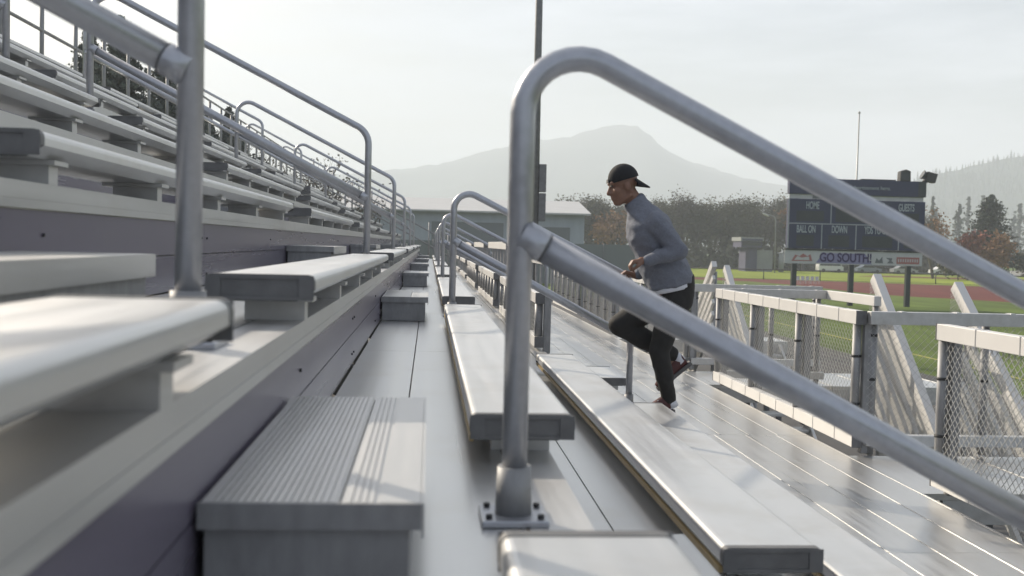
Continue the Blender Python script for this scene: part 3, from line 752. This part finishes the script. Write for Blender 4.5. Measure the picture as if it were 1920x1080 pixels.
# things on top of the scoreboard
t = thing('loudspeaker', 'black box loudspeaker standing upright on top of the scoreboard', 'speaker', (31.9, BY+.15, 4.92))
MB().prism([(31.55, 4.925), (32.28, 4.925), (32.26, 5.58), (31.95, 5.70), (31.58, 5.56)], BY-.1, BY+.4).build('cabinet', M['dark'], t)
MB().box(31.62, 32.2, BY-.115, BY-.1005, 5.0, 5.5).build('grille', M['board_dark'], t)
t = thing('horn_speaker', 'tilted black horn speaker on the right corner of the scoreboard', 'speaker', (33.4, BY+.1, 4.92))
mb = MB(); c = Vector((33.72, BY+.1, 5.22)); ax = Vector((.95, -.1, -.25)).normalized()
mb.beam(c-ax*.32, c+ax*.34, .62, .62); mb.build('cabinet', M['dark'], t)
mb = MB(); mb.tube([c-ax*.55+Vector((0, 0, .06)), c-ax*.325], [.34, .22], 14); mb.build('horn', M['board_dark'], t)
MB().beam((33.2, BY+.1, 4.93), (33.62, BY+.1, 5.0), .12, .1).beam((33.3, BY+.1, 4.8), (33.66, BY+.1, 4.97), .1, .08).build('bracket', M['dark'], t)
t = thing('flagpole', 'thin tall pale pole rising behind the scoreboard', 'pole', (29.35, BY+2, G))
MB().tube([(29.35, BY+2, G), (29.40, BY+2, 9.6)], [.085, .045], 10).build('pole', M['wire'], t)
MB().sphere((29.40, BY+2, 9.68), .09).build('finial', M['wire'], t)

# floodlight mast with two equipment boxes, beyond the stand
t = thing('floodlight_mast', 'grey steel floodlight mast behind the big handrail bend, reaching out of frame', 'mast', (4.40, 45, G))
MB().tube([(4.42, 45, G), (4.36, 45, 20)], [.19, .12], 16).build('mast_pole', M['steel'], t)
for (a, b) in ((1.02, 2.20), (2.25, 3.42)): MB().box(4.56, 4.86, 44.85, 45.15, a, b, .015).build('equipment_box', M['steel'], t)
for z in (1.3, 2.0, 2.5, 3.2): MB().box(4.44, 4.58, 44.97, 45.03, z-.03, z+.03).build('bracket', M['steel'], t)
mb = MB()
for i in range(3):
    MB().box(2.9, 5.9, 44.9, 45.05, 18+i*.9, 18.12+i*.9).build('crossbar', M['steel'], t)
    for x in (3.1, 3.9, 4.9, 5.7): MB().sphere((x, 44.7, 18.25+i*.9), .3, (1, .6, 1), 12, 8).build('lamp', M['steel'], t)

# long low building beyond the stand
M['siding'] = mat('blue_grey_siding', (.34, .375, .40), .8, 0, .08, (1, 1, .2), 2)
M['roofing'] = mat('pale_metal_roof', (.46, .46, .45), .6, .0, .1, (.2, 1, 1), 2)
M['doorpaint'] = mat('dark_green_grey_door', (.16, .175, .175), .7)
t = thing('long_building', 'long low grey building with pale metal roof beyond the end of the stand', 'building', (0, 118, G))
MB().box(-40, 16.0, 110, 128, G, 3.35).build('wall', M['siding'], t)
mb = MB(); mb.prism([(109.3, 3.36), (110, 3.352), (119, 4.7), (128, 3.352), (128.7, 3.36), (119, 5.0)], -40.6, 16.6, 'x'); mb.build('roof', M['roofing'], t)
mb = MB(); mb.prism([(110.05, 3.351), (127.95, 3.351), (119, 4.69)], -39.9, 15.95, 'x'); mb.build('gable', M['siding'], t)
for (a, b, zt) in ((-12, -5, 1.4), (0.2, 7.6, 2.2), (9.6, 14.5, 1.9)):
    MB().box(a, b, 109.9, 109.995, G, zt, .0).build('door', M['doorpaint'], t)
    MB().box(a-.15, b+.15, 109.86, 109.898, zt, zt+.16).build('door_frame', M['siding'], t)
for x in (-30, -22): MB().box(x, x+4, 109.93, 109.995, .2, 1.6).build('window', M['doorpaint'], t)
MB().box(-40.5, 16.5, 109.1, 109.28, 3.2, 3.37).build('gutter', M['roofing'], t)
t = thing('windbreak_fence', 'dark green windbreak fence in front of the long building', 'fence', (6, 99, G))
MB().box(-6, 19.5, 99, 99.06, G+.05, .22).build('windbreak', M['doorpaint'], t)
for i in range(9): MB().tube([(-6+i*3.18, 98.95, G), (-6+i*3.18, 98.95, .32)], .05, 8).build('post', M['steel'], t)

# small announcers' tower
M['towerblue'] = mat('violet_tower_paint', (.055, .055, .105), .7, 0, .1, (1, 1, 1), 1)
M['towergrey'] = mat('pale_concrete', (.23, .24, .24), .8, 0, .1, (1, 1, 1), 1)
t = thing('announcer_tower', 'small violet and white tower booth at the edge of the far wood', 'tower', (57.6, 180, G))
MB().box(54.3, 56.3, 180, 184, G, 0.5).build('tower_base', M['towerblue'], t)
MB().box(56.31, 59.2, 180.5, 184, G, .1).build('annex', M['towergrey'], t)
MB().box(53.3, 56.9, 179.3, 184.4, .51, 1.55).build('booth', M['towerblue'], t)
MB().box(53.5, 56.7, 179.24, 179.295, .85, 1.35).build('window', M['board_dark'], t)
MB().box(53.1, 57.1, 179.0, 184.6, 1.56, 2.25).build('roof', M['towergrey'], t)
MB().box(53.3, 56.9, 178.9, 178.995, 1.62, 2.0).build('sign_board', M['towerblue'], t)
t = thing('white_post', 'short stout white post standing right of the tower booth', 'post', (60.6, 180, G))
MB().tube([(60.6, 180, G), (60.6, 180, -.4)], .45, 12).build('shaft', M['towergrey'], t); MB().sphere((60.6, 180, -.38), .5, (1, 1, .4)).build('cap', M['towergrey'], t)
t = thing('street_lamp', 'curved white street lamp in front of the far wood', 'lamp', (56.2, 170, G))
MB().tube([(56.2, 170, G), (56.1, 170, 4.4)]+bend((56.1, 170, 4.4), (56.05, 170, 5.6), (54.6, 170, 5.9), .8, 5)+[(54.6, 170, 5.9)], .09, 8).build('pole', M['towergrey'], t)
MB().sphere((54.4, 170, 5.85), .42, (1.6, .6, .35), 12, 8, Matrix.Rotation(R(25), 3, 'Y')).build('lamp_head', M['banner'], t)

# parked cars
M['carwhite'] = mat('white_car_paint', (.6, .6, .6), .3); M['carblue'] = mat('blue_grey_car_paint', (.16, .19, .23), .3); M['carsilver'] = mat('silver_car_paint', (.33, .34, .35), .3, .4); M['carred'] = mat('dark_red_car_paint', (.16, .05, .045), .35)
M['glass'] = mat('car_glass', (.02, .025, .03), .1)
def car(label, x, y, mname, hgt=1.45, van=False):
    t = thing('parked_car', label, 'car', (x, y, G), 'cars parked beyond the field')
    L = 4.5; z = G+.012
    if van: pr = [(-2.25, .35), (2.25, .35), (2.25, 1.0), (2.0, 1.15), (1.5, 1.85), (-2.15, 1.95), (-2.25, 1.1)]; gl = [(1.35, 1.75), (1.85, 1.2), (-2.05, 1.2), (-2.02, 1.78)]
    else: pr = [(-2.25, .35), (2.25, .35), (2.25, .78), (1.3, .95), (.65, 1.42), (-.95, 1.46), (-1.6, 1.02), (-2.22, .92)]; gl = [(.6, 1.36), (1.1, 1.0), (-1.4, 1.02), (-.9, 1.38)]
    MB().prism([(x+a, z+b) for a, b in pr], y-.86, y+.86).build('car_body', M[mname], t)
    MB().prism([(x+a, z+b) for a, b in gl], y-.87, y-.8605).build('window', M['glass'], t)
    for wx in (-1.4, 1.4):
        for wy in (-.8, .8): MB().tube([(x+wx, y+wy-.1, z+.33), (x+wx, y+wy+.1, z+.33)], .33, 14).build('wheel', M['dark'], t)
car('white van parked under the left end of the scoreboard banner', 71.5, 186, 'carwhite', van=True)
car('blue-grey car parked under the word on the scoreboard banner', 79, 187, 'carblue')
car('silver car parked right of the middle scoreboard post', 84.8, 185, 'carsilver')
car('white car parked left of the right scoreboard post', 91.5, 184, 'carwhite')
car('dark red car parked right of the right scoreboard post', 99.0, 182, 'carred')
car('silver van parked near the right edge of the frame', 116.5, 186, 'carsilver', van=True)
car('white van parked at the right edge of the frame', 124, 190, 'carwhite', van=True)
CHL = 'small white chair in the row on the grass below the scoreboard'
t = thing('field_chair', CHL, 'chair', (40.6, 116, G), 'white chairs in a row on the field')
MB().box(40.4, 40.8, 116, 116.4, G+.42, G+.46).box(40.4, 40.8, 116.36, 116.4, G+.461, G+.85).build('seat_shell', M['banner'], t)
for dx in (-.2, .17):
    for dy in (0, .37): MB().box(40.6+dx, 40.63+dx, 116+dy, 116.03+dy, G+.01, G+.419).build('leg', M['banner'], t)
for i in range(1, 6): dup(t, CHL, (i*.55, 0, 0))

# ------------------------------------------------------------------ trees, hills
M['bark'] = mat('grey_brown_bark', (.085, .070, .055), .9, 0, .3, (1, 1, .3), 3)
M['twig'] = mat('bare_twigs', (.105, .094, .072), .9, 0, .2, (1, 1, 1), .25)
M['needle'] = mat('dark_green_needles', (.036, .052, .032), .8, 0, .35, (1, 1, 1), .5)
M['greyneedle'] = mat('grey_green_needles', (.085, .10, .078), .8, 0, .35, (1, 1, 1), .5)
M['orange'] = mat('orange_brown_leaves', (.22, .115, .045), .8, 0, .35, (1, 1, 1), .5)
M['redleaf'] = mat('rusty_red_leaves', (.20, .060, .035), .8, 0, .35, (1, 1, 1), .5)
M['olive'] = mat('olive_brown_leaves', (.098, .096, .062), .8, 0, .2, (1, 1, 1), .4)
M['hill'] = mat('forested_hill', (.045, .06, .045), 1, 0, .3, (1, 1, 1), .02)
M['rock'] = mat('forested_mountain', (.05, .062, .06), 1, 0, .3, (1, 1, 1), .01)
def leaf(bm, p, s, r):
    a = Vector((r.gauss(0, 1), r.gauss(0, 1), r.gauss(0, 1))).normalized(); b = a.orthogonal().normalized(); b = Matrix.Rotation(r.uniform(0, 6.28), 3, a) @ b; c = a.cross(b)
    bm.faces.new([bm.verts.new(p+b*s*x+c*s*y) for x, y in ((-1, -.1), (0, -.6), (1, .1), (0, .6))])
def limb(mb, p, d, L, r, lev, rg, tips, maxlev, spread):
    n = 3; q = p.copy(); pts = [q.copy()]; rs = [r]; dd = d.copy()
    for i in range(n):
        dd = (dd+Vector((rg.gauss(0, .12), rg.gauss(0, .12), rg.gauss(0, .06)+.05))).normalized(); q = q+dd*(L/n); pts.append(q.copy()); rs.append(r*(1-.5*(i+1)/n))
    mb.tube(pts, rs, 7 if lev == 0 else 4 if lev < 3 else 3, False)
    if lev >= maxlev: tips.extend(pts[1:]); return
    for i in range(rg.choice((3, 4, 4)) if lev else 6):
        f = rg.uniform(.35, 1.0); j = min(n-1, int(f*n)); b = pts[j].lerp(pts[j+1], f*n-j)
        ang = rg.uniform(.35, .95)*spread; ax = dd.orthogonal().normalized(); ax = Matrix.Rotation(rg.uniform(0, 6.28), 3, dd) @ ax
        nd = (Matrix.Rotation(ang, 3, ax) @ dd + Vector((0, 0, .18))).normalized()
        limb(mb, b, nd, L*rg.uniform(.5, .72), max(.012, r*.48), lev+1, rg, tips, maxlev, spread)
def broadleaf(name, label, loc, h, leafmat, nleaf, lsize, seed, group=None, maxlev=3, spread=1.0, trunkf=.42, jitter=.5):
    rg = random.Random(seed); t = thing(name, label, 'tree', loc, group); p = Vector(loc)
    mb = MB(); tips = []
    limb(mb, p, Vector((0, 0, 1)), h*trunkf, h*.022, 0, rg, tips, maxlev, spread)
    mb.build('trunk', M['bark'], t)
    cb = MB()
    for i in range(nleaf):
        q = rg.choice(tips)+Vector((rg.gauss(0, jitter), rg.gauss(0, jitter), rg.gauss(0, jitter)))
        leaf(cb.bm, q, lsize*rg.uniform(.6, 1.3), rg)
    cb.build('crown', M[leafmat], t)
    return t
def conifer(name, label, loc, h, wd, seed, group=None, m='needle', dens=1.0, taper=.85, lsize=.3):
    rg = random.Random(seed); t = thing(name, label, 'tree', loc, group); p = Vector(loc)
    MB().tube([p, p+Vector((0, 0, h*.98))], [h*.018, h*.003], 7).build('trunk', M['bark'], t)
    cb = MB(); z = h*.08
    while z < h:
        f = 1-z/h; rad = wd*(f**taper)*rg.uniform(.75, 1.1)+.08
        nb = max(4, int(9*dens*(f*.7+.3)))
        for i in range(nb):
            a = rg.uniform(0, 6.283); L = rad*rg.uniform(.55, 1.12); droop = rg.uniform(-.28, .06)
            d = Vector((math.cos(a), math.sin(a), droop)); k = .15*L
            while k < L:
                q = p+Vector((0, 0, z))+d*k+Vector((rg.gauss(0, .12), rg.gauss(0, .12), rg.gauss(0, .10)))*(.4+L*.12)
                leaf(cb.bm, q, lsize*rg.uniform(.6, 1.25)*(1.15-.5*k/L), rg); k += lsize*.75/dens
        z += h*.021/dens*(.55+f)
    cb.build('crown', M[m], t)
    return t
# the wood across the field: individual trees, a few shapes repeated
GW = 'bare trees of the wood across the field'
LW = 'bare grey-green tree in the hazy wood behind the far edge of the field'
protos = [broadleaf('wood_tree', LW, (40+7*i, 215, G), 15.5, ('olive', 'twig', 'olive', 'olive')[i], 3000, .19, 40+i, GW, 4, .48, .40, .6) for i in range(4)]
rg = random.Random(5)
row = 0
for yy in (207, 216, 226):
    x = 27.5+row*1.5
    while x < 100:
        pr = protos[rg.randrange(4)]; s = rg.uniform(.82, 1.14)*(.97 if x < 38 else 1.0)
        c = dup(pr, LW, (0, 0, 0), GW, rg.uniform(0, 6.28), (s*rg.uniform(1.0, 1.3), s*rg.uniform(1.0, 1.3), s))
        c.location = (x+rg.uniform(-1, 1), yy+rg.uniform(-3, 3), 0); x += rg.uniform(2.0, 3.6)
    row += 1
sh = MB()       # undergrowth along the foot of the wood
for i in range(9000):
    q = Vector((rg.uniform(18, 105), rg.uniform(203, 214), G+abs(rg.gauss(0, 2.6)))); leaf(sh.bm, q, rg.uniform(.3, .8), rg)
u = sh.build('undergrowth', M['olive'], None, (60, 208, G)); u['kind'] = 'stuff'
broadleaf('autumn_tree', 'pale orange autumn tree just left of the runner\'s face above the building roof', (35.0, 200, G), 15.5, 'orange', 1500, .40, 90, None, 3, .9, .42, .7)
broadleaf('autumn_tree', 'tan autumn tree at the left edge of the scoreboard', (72.5, 203, G), 14.8, 'orange', 2200, .40, 91, None, 3, .9, .42, .7)
broadleaf('autumn_tree', 'thin half-bare orange tree right of the scoreboard', (75.6, 155, G), 11.8, 'orange', 800, .22, 92, None, 4, .9, .45, .4)
broadleaf('autumn_tree', 'rusty red tree in front of the big conifer at right', (78.4, 150, G), 8.6, 'redleaf', 2600, .24, 93, None, 3, .7, .42, .45)
broadleaf('autumn_tree', 'brown leafy tree at the foot of the big conifer at right', (83.5, 152, G), 7.6, 'orange', 2200, .30, 94, None, 3, 1.0, .42, .5)
conifer('conifer', 'big dark conifer standing alone right of the scoreboard', (85.8, 158, G), 13.0, 5.4, 95, None, 'needle', 1.8, .5, .28)
for i, (x, y, h, lab) in enumerate(((92, 158, 5.2, 'low dark shrub right of the big conifer'), (97, 165, 6.0, 'dark round shrub at the right edge of the frame'), (77, 150, 4.2, 'low brown shrub below the thin orange tree'))):
    broadleaf('shrub', lab, (x, y, G), h, 'olive', 1500, .3, 110+i, None, 3, 1.1, .4, .5)
t = thing('utility_pole', 'pale utility pole in front of the brown trees at right', 'pole', (86.2, 145, G))
MB().tube([(86.2, 145, G), (86.2, 145, 3.2)], .11, 8).build('pole', M['towergrey'], t); MB().box(85.5, 86.9, 144.95, 145.05, 2.75, 2.87).build('crossarm', M['towergrey'], t)
t = thing('utility_pole', 'dark tall utility pole at the right edge of the frame', 'pole', (91.6, 145, G))
MB().tube([(91.6, 145, G), (91.7, 145, 7.5)], .13, 8).build('pole', M['bark'], t); MB().box(90.8, 92.6, 144.95, 145.05, 6.6, 6.74).build('crossarm', M['bark'], t)
# conifers behind the stand, left
GCN = 'conifers behind the stand'
CL = ((-36.5, 66, 20.5, 6.0, 'ragged conifer behind the back fence at the top left corner'), (-18.6, 60, 16.0, 5.8, 'broad dark conifer, leftmost of the dense clump behind the top rows'), (-16.4, 58, 16.2, 5.8, 'broad dark conifer in the middle of the dense clump behind the top rows'),
      (-14.6, 60, 14.6, 5.4, 'dark conifer right of the middle of the dense clump behind the top rows'), (-12.9, 58, 12.4, 5.0, 'dark conifer just behind the tall upright post at left'), (-12.6, 68, 12.6, 3.8, 'slim pointed conifer above the upper handrails right of the tall post'),
      (-13.9, 68, 12.2, 3.6, 'second pointed conifer just left of the slim one above the handrails'), (-11.0, 62, 10.4, 4.2, 'lower conifer below the slim pointed one, seen through the handrails'), (-9.4, 60, 8.6, 3.8, 'low dark conifer seen under the pipe handrails at left'))
for i, (x, y, h, wd, lab) in enumerate(CL):
    conifer('conifer', lab, (x, y, G), h*.93, wd, 200+i, GCN, 'greyneedle', 2.2, .8, .17)
for i, (x, y, h, lab) in enumerate(((-9.6, 66, 10.0, 'bare twiggy tree behind the upper handrails, left one'), (-8.0, 70, 9.2, 'bare twiggy tree behind the upper handrails, middle one'), (-6.2, 74, 8.0, 'bare twiggy tree behind the upper handrails, right one'))):
    broadleaf('bare_tree', lab, (x, y, G), h+2.6, 'twig', 700, .12, 300+i, 'bare trees behind the stand', 4, .95, .4, .35)
# far mountain and nearer wooded hill
def ridge(name, pts, y0, depth, m, seed, amp, foot):
    """a hill range: crest line (x, z) at y0, falling to the plain in front and behind"""
    rg = random.Random(seed); mb = MB(); xs = []
    for (xa, za), (xb, zb) in zip(pts, pts[1:]):
        n = max(2, int(abs(xb-xa)/14))
        for i in range(n): f = i/n; f2 = f; xs.append((xa+(xb-xa)*f, za+(zb-za)*f2))
    xs.append(pts[-1]); NJ = 26; rows = []
    for x, z in xs:
        col = []
        for j in range(NJ+1):
            s = j/NJ*2-1; prof = max(0, 1-abs(s))**1.15
            y = y0+s*depth*(1+.25*noise.noise(Vector((x*.004, s*2, seed))))
            hgt = (z-G+foot)*(prof if j != NJ//2 else 1)
            hgt += amp*prof**.5*(noise.noise(Vector((x*.012, y*.012, seed)))*(.9 if abs(s) > .01 else .05)+noise.noise(Vector((x*.04, y*.04, seed+3)))*.28+noise.noise(Vector((x*.11, y*.11, seed+5)))*.18)
            col.append(mb.bm.verts.new((x, y, G-foot+max(0, hgt)-.3)))
        rows.append(col)
    for A, B in zip(rows, rows[1:]):
        for j in range(NJ): mb.bm.faces.new((A[j], B[j], B[j+1], A[j+1]))
    return structure(mb.build(name, M[m], None, (pts[0][0], y0, G), True))
K = 1.0
ridge('mountain', [(x*1.6, z*1.6) for x, z in [(-900, 30), (-400, 70), (-160, 88), (-80, 97), (-50, 101), (-13, 106), (39, 117), (53, 124), (98, 135), (143, 148), (173, 150), (195, 154), (218, 162), (241, 170), (267, 174), (290, 171), (310, 159), (329, 142), (349, 131), (372, 123), (403, 116), (435, 106), (474, 98), (513, 94), (576, 97), (686, 100), (800, 86), (1100, 60)]], 2400, 670, 'rock', 3, 14, .4)
hp_ = [(x*2.2, z*2.2) for x, z in [(120, 2), (180, 10), (225, 22), (262, 34), (290, 43), (313, 50), (340, 57), (368, 63), (420, 70), (500, 76), (640, 70), (900, 50)]]
ridge('wooded_hill', hp_, 1410, 420, 'hill', 9, 9, .4)
fb = MB(); rg = random.Random(77)      # the forest on that hill, far off
for i in range(3000):
    x = rg.uniform(330, 1140); s = -abs(rg.gauss(0, .33)) if rg.random() < .75 else rg.uniform(-.8, 0)
    if s < -.9: continue
    z = 0
    for (xa, za), (xb, zb) in zip(hp_, hp_[1:]):
        if xa <= x <= xb: z = za+(zb-za)*(x-xa)/(xb-xa)
    b = Vector((x, 1410+s*420, G+(z-G)*max(0, 1-abs(s))**1.15-2.5)); h = rg.uniform(8, 14)*(1.3 if rg.random() < .08 else 1)
    n = 5; z0 = 0
    for l in range(4):
        r_ = h*.17*(1-l*.21); za, zb = h*(.08+l*.2), h*(.42+l*.195)
        top = fb.bm.verts.new(b+Vector((rg.gauss(0, .2), 0, zb))); ring = [fb.bm.verts.new(b+Vector((math.cos(q)*r_*rg.uniform(.7, 1.2), math.sin(q)*r_*rg.uniform(.7, 1.2), za+rg.gauss(0, .2)))) for q in [6.283*k/6 for k in range(6)]]
        for k in range(6): fb.bm.faces.new((ring[k], ring[(k+1) % 6], top))
o = fb.build('hill_forest', M['needle'], None, (680, 1300, G)); o['kind'] = 'stuff'

GR = 'hazy conifers at the foot of the wooded hill'
LR = 'grey-blue hazy conifer in the far row at the foot of the wooded hill'
cp0 = [conifer('hill_conifer', LR, (160, 330, G), 22, 4.6, 400, GR, 'needle', .55, .75, .8), conifer('hill_conifer', LR, (170, 332, G), 20, 5.6, 401, GR, 'needle', .55, .6, .8)]
rg = random.Random(12); x = 205
while x < 330:
    s_ = rg.uniform(.62, 1.0)*(1.18 if rg.random() < .2 else 1)
    c = dup(cp0[rg.randrange(2)], LR, (0, 0, 0), GR, rg.uniform(0, 6.28), (s_*1.5, s_*1.5, s_*1.3)); c.location = (x, 450+rg.uniform(-14, 18), 0); x += rg.uniform(2.4, 5.4)
# ------------------------------------------------------------------ the hazy air
hz = MB().box(-2600, 3400, -60, 3300, -4.6, 315).build('haze', None)
hz['kind'] = 'stuff'
hm_ = bpy.data.materials.new('haze_air'); hm_.use_nodes = True; ht = hm_.node_tree; ht.nodes.clear()
ho = ht.nodes.new('ShaderNodeOutputMaterial'); pv = ht.nodes.new('ShaderNodeVolumePrincipled')
pv.inputs['Color'].default_value = (.86, .925, 1.0, 1); pv.inputs['Density'].default_value = .0007; pv.inputs['Anisotropy'].default_value = .08
ht.links.new(pv.outputs['Volume'], ho.inputs['Volume']); hz.data.materials.append(hm_)

for o in bpy.data.objects:
    if '_loc' in o: del o['_loc']
